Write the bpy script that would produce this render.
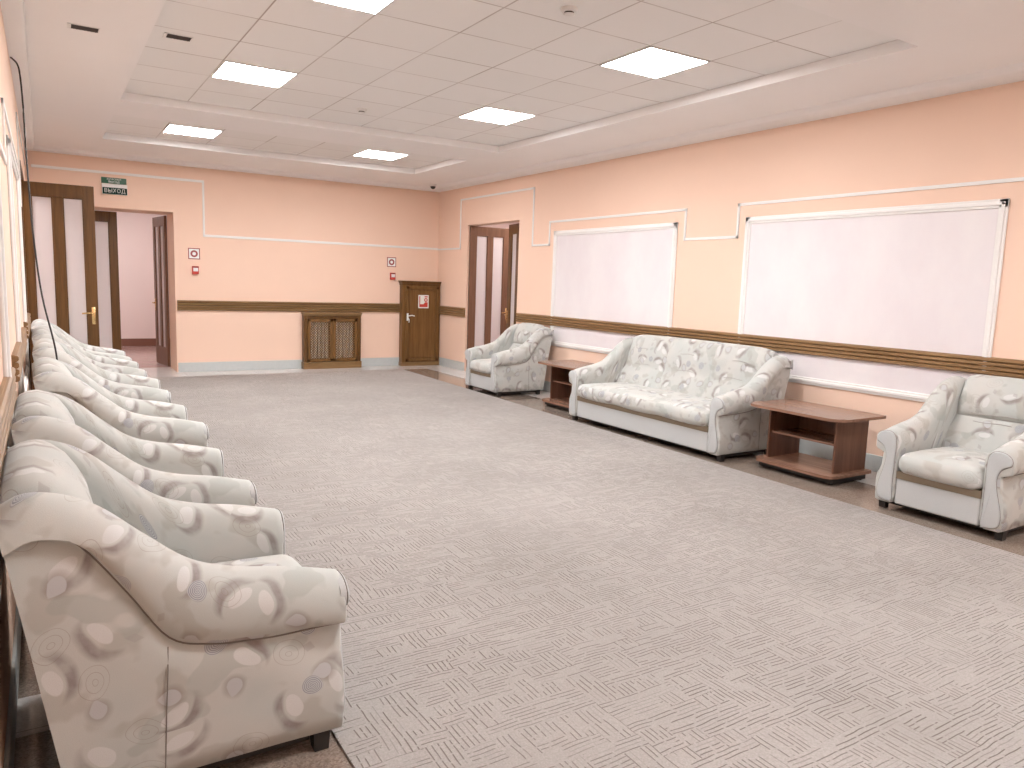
import bpy, bmesh, math, random
import numpy as np
from mathutils import Vector, Matrix
for o in list(bpy.data.objects): bpy.data.objects.remove(o)
S = bpy.context.scene; C = S.collection; PI = math.pi; R = math.radians
random.seed(4)
# ------------------------------------------------------------------ camera
yaw, pitch, roll = R(31.95661762), R(7.60567361), R(1.89947643)
cam = bpy.data.cameras.new('camera'); co = bpy.data.objects.new('camera', cam); C.objects.link(co)
f = Vector((math.sin(yaw)*math.cos(pitch), math.cos(yaw)*math.cos(pitch), -math.sin(pitch)))
r0 = Vector((math.cos(yaw), -math.sin(yaw), 0)); u0 = r0.cross(f)
rr = r0*math.cos(roll)+u0*math.sin(roll); uu = -r0*math.sin(roll)+u0*math.cos(roll)
M = Matrix((rr, uu, -f)).transposed().to_4x4(); M.translation = Vector((0, 0, 1.5))
co.matrix_world = M
cam.sensor_fit = 'HORIZONTAL'; cam.sensor_width = 36; cam.lens = 750.97*36/1024; cam.clip_start = .05
S.camera = co
# ------------------------------------------------------------------ light
w = bpy.data.worlds.new('world'); S.world = w; w.use_nodes = True
w.node_tree.nodes['Background'].inputs[0].default_value = (.9, .93, 1, 1)
w.node_tree.nodes['Background'].inputs[1].default_value = .3
S.view_settings.view_transform = 'Standard'; S.view_settings.look = 'None'
S.view_settings.gamma = 1; S.view_settings.use_curve_mapping = False
S.view_settings.exposure = 1.6
LAMP = 18.0           # emission of the ceiling panels
# ------------------------------------------------------------------ helpers: materials
def srgb(r, g, b):
    t = [(c/255/12.92 if c/255 <= .04045 else ((c/255+.055)/1.055)**2.4) for c in (r, g, b)]
    return (*t, 1)
class NT:
    def __init__(s, name, col=(.8, .8, .8, 1), rough=.6, metal=0, spec=.5):
        s.m = bpy.data.materials.new(name); s.m.use_nodes = True; s.t = s.m.node_tree
        s.b = s.t.nodes['Principled BSDF']; s.b.inputs['Base Color'].default_value = col
        s.b.inputs['Roughness'].default_value = rough; s.b.inputs['Metallic'].default_value = metal
        s.b.inputs['Specular IOR Level'].default_value = spec
    def n(s, typ, **k):
        n = s.t.nodes.new(typ)
        for a, v in k.items(): setattr(n, a, v)
        return n
    def set(s, sock, v):
        if v is None: return
        if isinstance(v, bpy.types.NodeSocket): s.t.links.new(v, sock)
        else: sock.default_value = v
    def ma(s, op, a, b=None, c=None):
        n = s.n('ShaderNodeMath', operation=op)
        for i, v in enumerate((a, b, c)): s.set(n.inputs[i], v)
        return n.outputs[0]
    def vm(s, op, a, b=None, out=0):
        n = s.n('ShaderNodeVectorMath', operation=op); s.set(n.inputs[0], a); s.set(n.inputs[1], b)
        return n.outputs['Value'] if op in ('LENGTH', 'DISTANCE', 'DOT_PRODUCT') else n.outputs[0]
    def mix(s, f, a, b, mode='MIX'):
        n = s.n('ShaderNodeMix', data_type='RGBA', blend_type=mode)
        s.set(n.inputs[0], f); s.set(n.inputs[6], a); s.set(n.inputs[7], b); return n.outputs[2]
    def ramp(s, v, lo, hi, a=0., b=1.):
        n = s.n('ShaderNodeMapRange'); n.clamp = True
        s.set(n.inputs[0], v); n.inputs[1].default_value = lo; n.inputs[2].default_value = hi
        n.inputs[3].default_value = a; n.inputs[4].default_value = b; return n.outputs[0]
    def coord(s, which='Object'): return s.n('ShaderNodeTexCoord').outputs[which]
    def noise(s, vec, scale, detail=3, rough=.5):
        n = s.n('ShaderNodeTexNoise'); s.set(n.inputs['Vector'], vec); n.inputs['Scale'].default_value = scale
        n.inputs['Detail'].default_value = detail; n.inputs['Roughness'].default_value = rough
        return n.outputs[0]
    def map(s, vec, scale=(1, 1, 1), loc=(0, 0, 0), rot=(0, 0, 0)):
        n = s.n('ShaderNodeMapping'); s.set(n.inputs[0], vec); n.inputs[1].default_value = loc
        n.inputs[2].default_value = rot; n.inputs[3].default_value = scale; return n.outputs[0]
    def sep(s, v):
        n = s.n('ShaderNodeSeparateXYZ'); s.set(n.inputs[0], v); return n.outputs
    def comb(s, x, y, z=0.):
        n = s.n('ShaderNodeCombineXYZ')
        for i, v in enumerate((x, y, z)): s.set(n.inputs[i], v)
        return n.outputs[0]
    def col(s, v): s.set(s.b.inputs['Base Color'], v); return s
    def bump(s, h, strength=.3, dist=.01):
        n = s.n('ShaderNodeBump'); n.inputs['Strength'].default_value = strength
        n.inputs['Distance'].default_value = dist; s.set(n.inputs['Height'], h)
        s.set(s.b.inputs['Normal'], n.outputs[0]); return s
MAT = {}
def paint(name, col, var=.03, bumps=.15):
    m = NT(name, col, .75, spec=.2); c = m.coord()
    n = m.noise(c, 1.3, 3)
    m.col(m.mix(m.ramp(n, .3, .7), tuple(x*(1-var) for x in col[:3])+(1,), col))
    m.bump(m.noise(c, 60, 4), bumps, .003); MAT[name] = m.m
paint('peach_paint', (.885, .645, .51, 1)); paint('pink_paint', (.88, .74, .71, 1))
paint('ceiling_paint', (.90, .885, .88, 1), .02)
paint('trim_white', (.86, .84, .82, 1), .02, .05)
def plaster():
    m = NT('panel_plaster', (.8, .75, .77, 1), .7, spec=.25); c = m.coord()
    n = m.noise(m.map(c, (1, 1.4, .8), rot=(.5, 0, 0)), 1.2, 6, .6)
    m.col(m.mix(m.ramp(n, .35, .65), (.77, .715, .735, 1), (.82, .78, .785, 1))); m.bump(n, .1, .01); MAT['panel_plaster'] = m.m
plaster()
def tiles():
    m = NT('ceiling_tile', (.8, .77, .75, 1), .85, spec=.1); c = m.sep(m.coord())
    def line(v, off, pitch):
        t = m.ma('FRACT', m.ma('DIVIDE', m.ma('SUBTRACT', v, off), pitch))
        d = m.ma('MULTIPLY', m.ma('ABSOLUTE', m.ma('SUBTRACT', t, .5)), pitch)
        return m.ma('SUBTRACT', pitch/2, d)                       # distance to the joint
    dx = line(c[0], .093, .6); dy = line(c[1], 4.235-.585*20, .585)
    d = m.ma('MINIMUM', dx, dy)
    br = m.noise(m.coord(), 1.7, 2)
    g = m.ma('MULTIPLY', m.ramp(d, .002, .008, 1, 0), m.ramp(br, .35, .65, .35, 1))
    cell = m.comb(m.ma('FLOOR', m.ma('DIVIDE', m.ma('SUBTRACT', c[0], .093), .6)), m.ma('FLOOR', m.ma('DIVIDE', m.ma('SUBTRACT', c[1], 4.235), .585)))
    wn = m.n('ShaderNodeTexWhiteNoise'); m.set(wn.inputs['Vector'], cell)
    tile = m.mix(wn.outputs['Value'], (.85, .84, .825, 1), (.88, .87, .86, 1))
    m.col(m.mix(g, tile, (.42, .36, .33, 1)))
    m.bump(m.ma('ADD', m.ramp(d, 0, .012), m.ma('MULTIPLY', m.noise(m.coord(), 90, 3), .3)), .3, .004); MAT['ceiling_tile'] = m.m
tiles()
def wood(name, a, b, rough=.4, scale=1., axis=2, uvspace=False):
    m = NT(name, a, rough, spec=.4); c = m.coord('Object')
    sc = [26*scale, 26*scale, 26*scale]; sc[axis] = 1.6*scale
    n = m.noise(m.map(c, tuple(sc)), 1, 5, .6); n2 = m.noise(m.map(c, tuple(x*3 for x in sc)), 1, 2)
    col = m.mix(m.ramp(n, .3, .7), a, b)
    m.col(m.mix(m.ramp(n2, .55, .75, 0, .35), col, tuple(x*.55 for x in a[:3])+(1,)))
    m.bump(n2, .12, .002); MAT[name] = m.m
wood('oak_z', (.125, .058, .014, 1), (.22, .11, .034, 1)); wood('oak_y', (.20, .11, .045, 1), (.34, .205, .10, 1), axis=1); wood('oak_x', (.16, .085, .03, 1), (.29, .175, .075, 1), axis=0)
wood('door_wood', (.09, .04, .009, 1), (.16, .074, .020, 1), .35); wood('door_wood_red', (.15, .07, .04, 1), (.225, .115, .07, 1), .35)
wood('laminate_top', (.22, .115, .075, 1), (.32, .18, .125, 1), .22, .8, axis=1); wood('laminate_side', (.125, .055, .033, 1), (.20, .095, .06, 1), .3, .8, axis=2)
def simple(name, col, rough=.5, metal=0, spec=.5):
    m = NT(name, col, rough, metal, spec); n = m.noise(m.coord(), 25, 2)
    m.col(m.mix(n, tuple(c*.93 for c in col[:3])+(1,), tuple(min(1, c*1.05) for c in col[:3])+(1,))); MAT[name] = m.m
simple('white_plastic', (.8, .79, .77, 1), .4); simple('black_plastic', (.015, .012, .012, 1), .4); simple('dark_slot', (.03, .018, .013, 1), .7)
simple('brass', (.75, .52, .25, 1), .25, 1); simple('red_plastic', (.55, .05, .035, 1), .4); simple('brown_red', (.33, .07, .07, 1), .5)
simple('sign_green', (.012, .10, .045, 1), .35); simple('sign_dark_green', (.008, .04, .034, 1), .8, spec=.15); simple('sign_white', (.85, .87, .84, 1), .4)
simple('beige_metal', (.85, .80, .70, 1), .5); simple('foot_black', (.02, .017, .015, 1), .5); simple('piping', (.20, .175, .155, 1), .8); simple('pleat_thread', (.36, .34, .32, 1), .9)
simple('baseboard_grey', (.54, .575, .57, 1), .4); simple('baseboard_brown', (.22, .10, .07, 1), .3)
simple('cushion_shade_tan', (.22, .175, .125, 1), .9, spec=.1)  # dark tan that paints the shade below the seat cushions
def emit(name, col, st):
    m = NT(name, (1, 1, 1, 1), .5); m.b.inputs['Emission Color'].default_value = col
    m.b.inputs['Emission Strength'].default_value = st; MAT[name] = m.m
emit('lamp_panel', (.985, .985, 1.0, 1), LAMP); emit('pink_room_fill', (1, .98, .96, 1), 15); emit('passage_fill', (1, .96, .93, 1), 14)  # the last two serve unseen panels added in the adjoining rooms
def glass():
    m = NT('frosted_glass', (.86, .80, .80, 1), .35, spec=.5); m.b.inputs['Transmission Weight'].default_value = .35
    n = m.noise(m.map(m.coord(), (40, 40, 6)), 1, 3); m.bump(n, .15, .003); MAT['frosted_glass'] = m.m
glass()
def stone(name, a, b, rough):
    m = NT(name, a, rough, spec=.5); c = m.coord()
    v = m.n('ShaderNodeTexVoronoi'); m.set(v.inputs['Vector'], c); v.inputs['Scale'].default_value = 160
    n = m.noise(c, 3, 4)
    k = m.ma('ADD', m.ma('MULTIPLY', m.sep(v.outputs['Color'])[0], .5), m.ma('MULTIPLY', n, .5))
    base = m.mix(m.ramp(k, .25, .75), a, b)
    s = m.sep(c)
    j = m.ma('MINIMUM', m.ma('ABSOLUTE', m.ma('SUBTRACT', m.ma('FRACT', m.ma('DIVIDE', s[0], .5)), .5)), m.ma('ABSOLUTE', m.ma('SUBTRACT', m.ma('FRACT', m.ma('DIVIDE', s[1], .5)), .5)))
    m.col(m.mix(m.ramp(j, .002, .006, .5, 0), base, (.1, .07, .05, 1))); MAT[name] = m.m
stone('granite_brown', (.20, .155, .125, 1), (.33, .265, .22, 1), .10); stone('tile_white', (.62, .59, .57, 1), (.74, .71, .69, 1), .08)
stone('pink_floor', (.42, .27, .25, 1), (.54, .37, .34, 1), .15)
def carpet():
    m = NT('carpet', (.5, .45, .41, 1), .95, spec=.05); c = m.coord()
    warp = m.noise(c, 4, 2)
    cc = m.vm('ADD', c, m.vm('MULTIPLY', m.comb(warp, m.noise(m.map(c, loc=(5, 3, 0)), 5, 2)), (.03, .03, 0)))
    s = m.sep(cc)
    B = .11
    bx = m.ma('FLOOR', m.ma('DIVIDE', s[0], B)); by = m.ma('FLOOR', m.ma('DIVIDE', s[1], B*.62))
    wn = m.n('ShaderNodeTexWhiteNoise'); m.set(wn.inputs['Vector'], m.comb(bx, by))
    sel = m.ma('GREATER_THAN', wn.outputs['Value'], .42)
    def strokes(a, b, pitch, ln, seed):
        # thin interrupted strokes running along b, stacked along a
        row = m.ma('DIVIDE', a, pitch); ri = m.ma('FLOOR', row)
        w2 = m.n('ShaderNodeTexWhiteNoise', noise_dimensions='1D'); m.set(w2.inputs['W'], m.ma('ADD', ri, seed))
        seg = m.ma('ADD', m.ma('DIVIDE', b, ln), m.ma('MULTIPLY', w2.outputs['Value'], 7.))
        w3 = m.n('ShaderNodeTexWhiteNoise'); m.set(w3.inputs['Vector'], m.comb(ri, m.ma('FLOOR', seg), seed))
        on = m.ramp(w3.outputs['Value'], .1, .5)
        fr = m.ma('ABSOLUTE', m.ma('SUBTRACT', m.ma('FRACT', row), .5))
        fs = m.ma('ABSOLUTE', m.ma('SUBTRACT', m.ma('FRACT', seg), .5))
        return m.ma('MULTIPLY', m.ma('MULTIPLY', m.ramp(fr, .04, .15, 1, 0), m.ramp(fs, .42, .49, 1, 0)), on)
    l1 = strokes(s[1], s[0], .0185, .12, 3.); l2 = strokes(s[0], s[1], .021, .09, 11.)
    L = m.ma('ADD', m.ma('MULTIPLY', l1, sel), m.ma('MULTIPLY', l2, m.ma('SUBTRACT', 1., sel)))
    fade = m.ramp(m.noise(c, .9, 3), .3, .7, .6, 1)
    L = m.ma('MULTIPLY', L, fade)
    n = m.noise(c, 170, 3, .7); big = m.noise(c, 1.1, 4)
    base = m.mix(m.ramp(big, .3, .7), (.335, .31, .295, 1), (.41, .38, .362, 1))
    base = m.mix(m.ramp(n, .35, .65, 0, .55), base, (.25, .225, .205, 1))
    m.col(m.mix(m.ma('MULTIPLY', L, .9), base, (.10, .075, .06, 1)))
    m.bump(m.ma('ADD', m.ma('MULTIPLY', L, -1.), m.ma('MULTIPLY', n, .5)), .6, .004); MAT['carpet'] = m.m
carpet()
def fabric():
    m = NT('upholstery', (.66, .64, .6, 1), .9, spec=.12)
    uv = m.n('ShaderNodeUVMap').outputs[0]
    # a slow warp keeps the printed shapes from looking mechanical
    wv = m.vm('MULTIPLY', m.comb(m.ma('SUBTRACT', m.noise(uv, 9, 1), .5), m.ma('SUBTRACT', m.noise(m.map(uv, loc=(3, 1, 0)), 9, 1), .5)), (.03, .03, 0))
    uw = m.vm('ADD', uv, wv)
    def cells(scale, off, rnd=.75):
        p = m.map(uw, loc=(off, off*1.7, 0))
        v = m.n('ShaderNodeTexVoronoi', voronoi_dimensions='2D'); m.set(v.inputs['Vector'], p)
        v.inputs['Scale'].default_value = scale; v.inputs['Randomness'].default_value = rnd
        d = m.vm('SUBTRACT', p, v.outputs['Position']); s = m.sep(v.outputs['Color'])
        r = m.n('ShaderNodeVectorRotate', rotation_type='Z_AXIS'); m.set(r.inputs['Vector'], d)
        m.set(r.inputs['Angle'], m.ma('MULTIPLY', s[0], 6.283)); return r.outputs[0], s
    def ell(d, a, b, ox=0., oy=0.):
        return m.vm('LENGTH', m.vm('DIVIDE', m.vm('ADD', d, (ox, oy, 0)), (a, b, 1)))
    cloud = m.noise(uv, 4.2, 3)
    c = m.mix(m.ramp(cloud, .35, .65), (.55, .545, .515, 1), (.485, .51, .49, 1))
    c = m.mix(m.ramp(m.noise(m.map(uv, loc=(7, 2, 0)), 7, 2), .56, .62, 0, .5), c, (.38, .36, .32, 1))
    c = m.mix(m.ramp(m.noise(m.map(uv, loc=(2, 9, 0)), 5, 2), .60, .62, 0, .45), c, (.35, .37, .345, 1))
    # crescents with a pale petal inside
    d, s = cells(4.1, 0., .95); sm = m.ramp(m.noise(uw, 14, 3), .35, .6, .45, 1)
    cres = m.ma('MULTIPLY', m.ramp(ell(d, .075, .055), .75, 1.05, 1, 0), m.ramp(ell(d, .07, .05, -.006, .03), .95, 1.1))
    c = m.mix(m.ma('MULTIPLY', m.ma('MULTIPLY', cres, .75), sm), c, (.20, .155, .15, 1))
    c = m.mix(m.ramp(ell(d, .042, .022, -.01, .008), .9, 1., .85, 0), c, (.64, .64, .63, 1))
    # small leaves with a dark printed surround
    d, s = cells(4.6, 1.37, .95)
    halo = m.ramp(ell(d, .042, .036, .006), .6, 1.1, .75, 0)
    on = m.ma('GREATER_THAN', s[1], .5)
    c = m.mix(m.ma('MULTIPLY', halo, m.ma('MULTIPLY', on, .75)), c, (.24, .19, .17, 1))
    sd = m.sep(d); drop = m.ma('ADD', m.vm('LENGTH', m.vm('DIVIDE', d, (.034, .024, 1))), m.ma('MULTIPLY', m.ma('ABSOLUTE', sd[1]), m.ramp(sd[0], 0, .04, 0, 30)))
    c = m.mix(m.ma('MULTIPLY', m.ramp(drop, .9, 1., .9, 0), on), c, (.50, .51, .52, 1))
    # snail rings
    d, s = cells(4.1, 3.11); r = m.vm('LENGTH', d); sd = m.sep(d)
    at = m.ma('ARCTAN2', sd[1], sd[0])
    ring = m.ramp(m.ma('SINE', m.ma('ADD', m.ma('MULTIPLY', r, 1150.), at)), -.3, .5)
    on = m.ma('GREATER_THAN', s[1], .4)
    c = m.mix(m.ma('MULTIPLY', m.ramp(r, .030, .033, .85, 0), on), c, m.mix(ring, (.25, .26, .29, 1), (.52, .53, .55, 1)))
    # little diamonds and thin drawn curls
    d, s = cells(7.3, 5.9); sd = m.sep(d)
    dm = m.ma('ADD', m.ma('ABSOLUTE', sd[0]), m.ma('MULTIPLY', m.ma('ABSOLUTE', sd[1]), .7)); on = m.ma('GREATER_THAN', s[1], .6)
    c = m.mix(m.ma('MULTIPLY', m.ramp(dm, .014, .016, .55, 0), on), c, (.38, .36, .35, 1))
    d, s = cells(3.6, 8.3); e = ell(d, .06, .045)
    curl = m.ramp(m.ma('ABSOLUTE', m.ma('SUBTRACT', m.ma('FRACT', m.ma('MULTIPLY', e, 3.)), .5)), .02, .06, .5, 0)
    c = m.mix(m.ma('MULTIPLY', curl, m.ramp(e, .9, 1., 1, 0)), c, (.25, .19, .15, 1))
    c = m.mix(m.ramp(m.noise(uv, 420, 2), .45, .75, 0, .25), c, (.40, .37, .33, 1))
    m.col(c); m.bump(m.noise(uv, 500, 2), .35, .0015)
    m.b.inputs['Sheen Weight'].default_value = .25; MAT['upholstery'] = m.m
    p = NT('plain_upholstery', (.60, .605, .60, 1), .9, spec=.1); n = p.noise(p.coord(), 350, 2)
    p.col(p.mix(n, (.46, .475, .475, 1), (.55, .565, .565, 1))); p.bump(n, .3, .001); MAT['plain_upholstery'] = p.m
fabric()
# ------------------------------------------------------------------ helpers: meshes
def link(name, me, mat=None, parent=None, loc=None):
    o = bpy.data.objects.new(name, me); C.objects.link(o)
    if mat: me.materials.append(MAT[mat])
    if parent: o.parent = parent
    if loc: o.location = loc
    return o
class MB:
    def __init__(s): s.v = []; s.f = []
    def add(s, v, f):
        k = len(s.v); s.v += [tuple(p) for p in v]; s.f += [tuple(i+k for i in q) for q in f]; return s
    def box(s, x0, x1, y0, y1, z0, z1):
        v = [(x, y, z) for x in (x0, x1) for y in (y0, y1) for z in (z0, z1)]
        return s.add(v, [(0, 1, 3, 2), (4, 6, 7, 5), (0, 4, 5, 1), (2, 3, 7, 6), (0, 2, 6, 4), (1, 5, 7, 3)])
    def bbox(s, x0, x1, y0, y1, z0, z1, b=.004):     # bevelled box
        bm = bmesh.new(); bmesh.ops.create_cube(bm, size=1)
        for v in bm.verts: v.co = ((x0+x1)/2+v.co.x*(x1-x0), (y0+y1)/2+v.co.y*(y1-y0), (z0+z1)/2+v.co.z*(z1-z0))
        bmesh.ops.bevel(bm, geom=bm.edges[:], offset=b, segments=2, affect='EDGES', profile=.5)
        bm.verts.index_update(); s.add([v.co[:] for v in bm.verts], [[v.index for v in q.verts] for q in bm.faces]); bm.free(); return s
    def grid(s, P, closed_u=False, closed_v=False, cap0=False, cap1=False):   # P[i][j]
        nu, nv = len(P), len(P[0]); F = []
        for i in range(nu if closed_u else nu-1):
            for j in range(nv if closed_v else nv-1):
                F.append((i*nv+j, ((i+1) % nu)*nv+j, ((i+1) % nu)*nv+(j+1) % nv, i*nv+(j+1) % nv))
        if cap0: F.append(tuple(range(nv)))
        if cap1: F.append(tuple(reversed([(nu-1)*nv+j for j in range(nv)])))
        return s.add([p for row in P for p in row], F)
    def tube(s, pts, r, n=8, closed=False):
        P = []; k = len(pts); pts = [Vector(p) for p in pts]
        for i, p in enumerate(pts):
            a = pts[(i-1) % k] if (closed or i > 0) else p; b = pts[(i+1) % k] if (closed or i < k-1) else p
            t = (b-a).normalized(); q = Vector((0, 0, 1)) if abs(t.z) < .9 else Vector((1, 0, 0))
            n1 = t.cross(q).normalized(); n2 = t.cross(n1)
            P.append([p+(n1*math.cos(2*PI*j/n)+n2*math.sin(2*PI*j/n))*r for j in range(n)])
        return s.grid(P, closed_u=closed, closed_v=True, cap0=not closed, cap1=not closed)
    def cyl(s, x, y, z0, z1, r, r2=None, n=20):
        r2 = r if r2 is None else r2
        return s.grid([[(x+q*math.cos(2*PI*j/n), y+q*math.sin(2*PI*j/n), z) for j in range(n)] for z, q in ((z0, r), (z1, r2))], closed_v=True, cap0=True, cap1=True)
    def prism(s, poly, axis, a, b):      # polygon in the other two axes, extruded along axis
        def P(q, t): return {0: (t, q[0], q[1]), 1: (q[0], t, q[1]), 2: (q[0], q[1], t)}[axis]
        n = len(poly); v = [P(q, a) for q in poly]+[P(q, b) for q in poly]
        return s.add(v, [tuple(range(n)), tuple(range(2*n-1, n-1, -1))]+[(i, (i+1) % n, n+(i+1) % n, n+i) for i in range(n)])
    def mesh(s, name, smooth=False, uv=False):
        me = bpy.data.meshes.new(name); me.from_pydata(s.v, [], s.f); me.update()
        bm = bmesh.new(); bm.from_mesh(me); bmesh.ops.recalc_face_normals(bm, faces=bm.faces[:]); bm.to_mesh(me); bm.free()
        if smooth:
            for p in me.polygons: p.use_smooth = True
            me.set_sharp_from_angle(angle=R(smooth if smooth is not True else 60))
        if uv: box_uv(me, uv)
        return me
    def build(s, name, mat, parent=None, smooth=False, uv=False, loc=None):
        return link(name, s.mesh(name, smooth, uv), mat, parent, loc)
def box_uv(me, off):
    l = me.uv_layers.new(name='UVMap')
    for p in me.polygons:
        n = p.normal; a = max(range(3), key=lambda i: abs(n[i]))
        for li in p.loop_indices:
            c = me.vertices[me.loops[li].vertex_index].co
            uv = ((c.y, c.z), (c.x, c.z), (c.x, c.y))[a]
            l.data[li].uv = (uv[0]+off+(3*a), uv[1]+off*.6)
def tag(o, label, cat, group=None, kind=None):
    o['label'] = label; o['category'] = cat
    if group: o['group'] = group
    if kind: o['kind'] = kind
    return o
def struct(o): o['kind'] = 'structure'; return o
def empty(name, loc=(0, 0, 0), rz=0):
    o = bpy.data.objects.new(name, None); C.objects.link(o); o.location = loc; o.rotation_euler = (0, 0, rz); o.empty_display_size = .1
    return o
def catmull(keys, vals, t):
    keys = list(keys); i = max(0, min(len(keys)-2, next((k for k in range(len(keys)-1) if t <= keys[k+1]), len(keys)-2)))
    k0, k1 = keys[i], keys[i+1]; u = (t-k0)/(k1-k0); v1, v2 = vals[i], vals[i+1]
    m1 = (v2-vals[i-1])/(k1-keys[i-1])*(k1-k0) if i > 0 else v2-v1
    m2 = (vals[i+2]-v1)/(keys[i+2]-k0)*(k1-k0) if i+2 < len(keys) else v2-v1
    return (2*u**3-3*u**2+1)*v1+(u**3-2*u**2+u)*m1+(-2*u**3+3*u**2)*v2+(u**3-u**2)*m2
def rbox(mb, x0, x1, y0, y1, z0, z1, r, crown=0, fn=None, ny=10):
    hx, hy, hz = (x1-x0)/2, (y1-y0)/2, (z1-z0)/2; cx, cy, cz = (x0+x1)/2, (y0+y1)/2, (z0+z1)/2
    def ax(h, n):
        e = [h-r*(1-math.sin(PI/2*k/4)) if False else h-r+r*math.tan(PI/4*k/4) for k in range(5)]
        mid = [(h-r)*(-1+2*k/n) for k in range(1, n)]
        return [-q for q in reversed(e)]+mid+e
    A = [ax(hx, 8), ax(hy, ny), ax(hz, 3)]; V = {}; vs = []; fs = []
    def vid(p):
        key = tuple(round(c, 6) for c in p)
        if key not in V:
            q = Vector(p); i = Vector((max(-(hx-r), min(hx-r, q.x)), max(-(hy-r), min(hy-r, q.y)), max(-(hz-r), min(hz-r, q.z))))
            d = q-i; o = i+d.normalized()*r if d.length > 1e-9 else q
            if crown and o.z > 0: o.z += crown*max(0, 1-(o.x/hx)**2)*max(0, 1-(o.y/hy)**2)
            o = o+Vector((cx, cy, cz))
            if fn: o = Vector(fn(o))
            V[key] = len(vs); vs.append(o[:])
        return V[key]
    for a in range(3):
        b, c = (a+1) % 3, (a+2) % 3
        for sgn in (A[a][0], A[a][-1]):
            for i in range(len(A[b])-1):
                for j in range(len(A[c])-1):
                    q = []
                    for di, dj in ((0, 0), (1, 0), (1, 1), (0, 1)):
                        p = [0, 0, 0]; p[a] = sgn; p[b] = A[b][i+di]; p[c] = A[c][j+dj]; q.append(vid(p))
                    fs.append(q)
    return mb.add(vs, fs)
# ------------------------------------------------------------------ room shell
W, D, XL, YN = 6.018, 12.28, -.15, -2.6
TOP = 3.35
mb = MB(); mb.box(XL-.2, W+.2, YN-.2, D, -.1, 0); struct(mb.build('floor', 'granite_brown'))
# white tile bands along right and back walls, laid flush in the brown stone (1 mm proud)
mb = MB(); mb.box(5.56, W, YN, 11.72, 0, .0015); mb.box(XL, W, 11.72, D+.7, 0, .0015)
for y in (2.72, 5.2, 7.7): mb.box(XL, .02, y, y+.26, 0, .0015)  # short left bands: a bright floor reflection laid as white tile
struct(mb.build('trim_1', 'tile_white'))
mb = MB(); mb.box(.27, 1.67, D, D+.7, -.1, 0); struct(mb.build('floor_doorway', 'tile_white'))
mb = MB()
mb.box(.27, 1.67, D, D+.7, 2.38, TOP); mb.box(XL-.2, .27, D, D+.7, -.1, TOP); mb.box(1.67, W+.2, D, D+.7, -.1, TOP)
struct(mb.build('wall_back', 'peach_paint'))
mb = MB(); mb.box(W, W+.2, YN, 9.59, -.1, TOP); mb.box(W, W+.2, 11.19, D, -.1, TOP); mb.box(W, W+.2, 9.59, 11.19, 2.435, TOP)
struct(mb.build('wall_right', 'peach_paint'))
mb = MB(); mb.box(XL-.2, XL, YN, 8.68, -.1, TOP); mb.box(XL-.2, XL, 10.06, D, -.1, TOP); mb.box(XL-.2, XL, 8.68, 10.06, 2.46, TOP)
struct(mb.build('wall_left', 'peach_paint'))
mb = MB(); mb.box(XL-.2, W+.2, YN-.2, YN, -.1, TOP); struct(mb.build('wall_front', 'peach_paint'))
# ceiling: plaster soffit with recessed tiled fields
SZ, GZ = 3.112, 3.19
rec = [(.693, 4.893, 3.0, 8.33), (.693, 4.893, 9.15, 10.86), (.693, 4.893, -1.9, 1.9)]
mb = MB()
ys = [YN, -1.9, 1.9, 3.0, 8.33, 9.15, 10.86, D]
mb.box(XL, .693, YN, D, SZ, TOP); mb.box(4.893, W, YN, D, SZ, TOP)
for a, b in ((YN, -1.9), (1.9, 3.0), (8.33, 9.15), (10.86, D)): mb.box(.693, 4.893, a, b, SZ, TOP)
for x0, x1, y0, y1 in rec: pass
struct(mb.build('ceiling', 'ceiling_paint'))
mb = MB()
for x0, x1, y0, y1 in rec: mb.box(x0, x1, y0, y1, GZ, GZ+.05)
struct(mb.build('ceiling_tiles', 'ceiling_tile'))
# shallow cornice where wall and ceiling meet
cz = 3.058
mb = MB()
mb.prism([(W, cz), (W-.22, cz+.004), (W-.25, cz+.012), (W-.27, SZ), (W, SZ)], 1, YN, D-.16)
struct(mb.build('trim_2', 'ceiling_paint', smooth=50))
mb = MB(); mb.prism([(XL, cz), (XL+.09, cz+.004), (XL+.11, cz+.012), (XL+.12, SZ), (XL, SZ)], 1, YN, D-.16); struct(mb.build('trim_3', 'ceiling_paint', smooth=50))
mb = MB(); mb.prism([(D, cz), (D-.12, cz+.004), (D-.145, cz+.012), (D-.16, SZ), (D, SZ)], 0, XL, W); struct(mb.build('trim_4', 'ceiling_paint', smooth=50))
# baseboards
def bb(name, boxes, mat='baseboard_grey'):
    mb = MB()
    for b in boxes: mb.bbox(*b, .003)
    struct(mb.build(name, mat))
bb('baseboard_back', [(1.685, 3.575, D-.012, D, .0016, .145), (4.575, 5.29, D-.012, D, .0016, .145)])
bb('baseboard_right', [(W-.012, W, YN, 9.57, .0016, .145), (W-.012, W, 11.2, D-.14, .0016, .145)])
bb('baseboard_left', [(XL, XL+.012, YN, 8.66, .0016, .145), (XL, XL+.012, 10.08, D, .0016, .145)])
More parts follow.
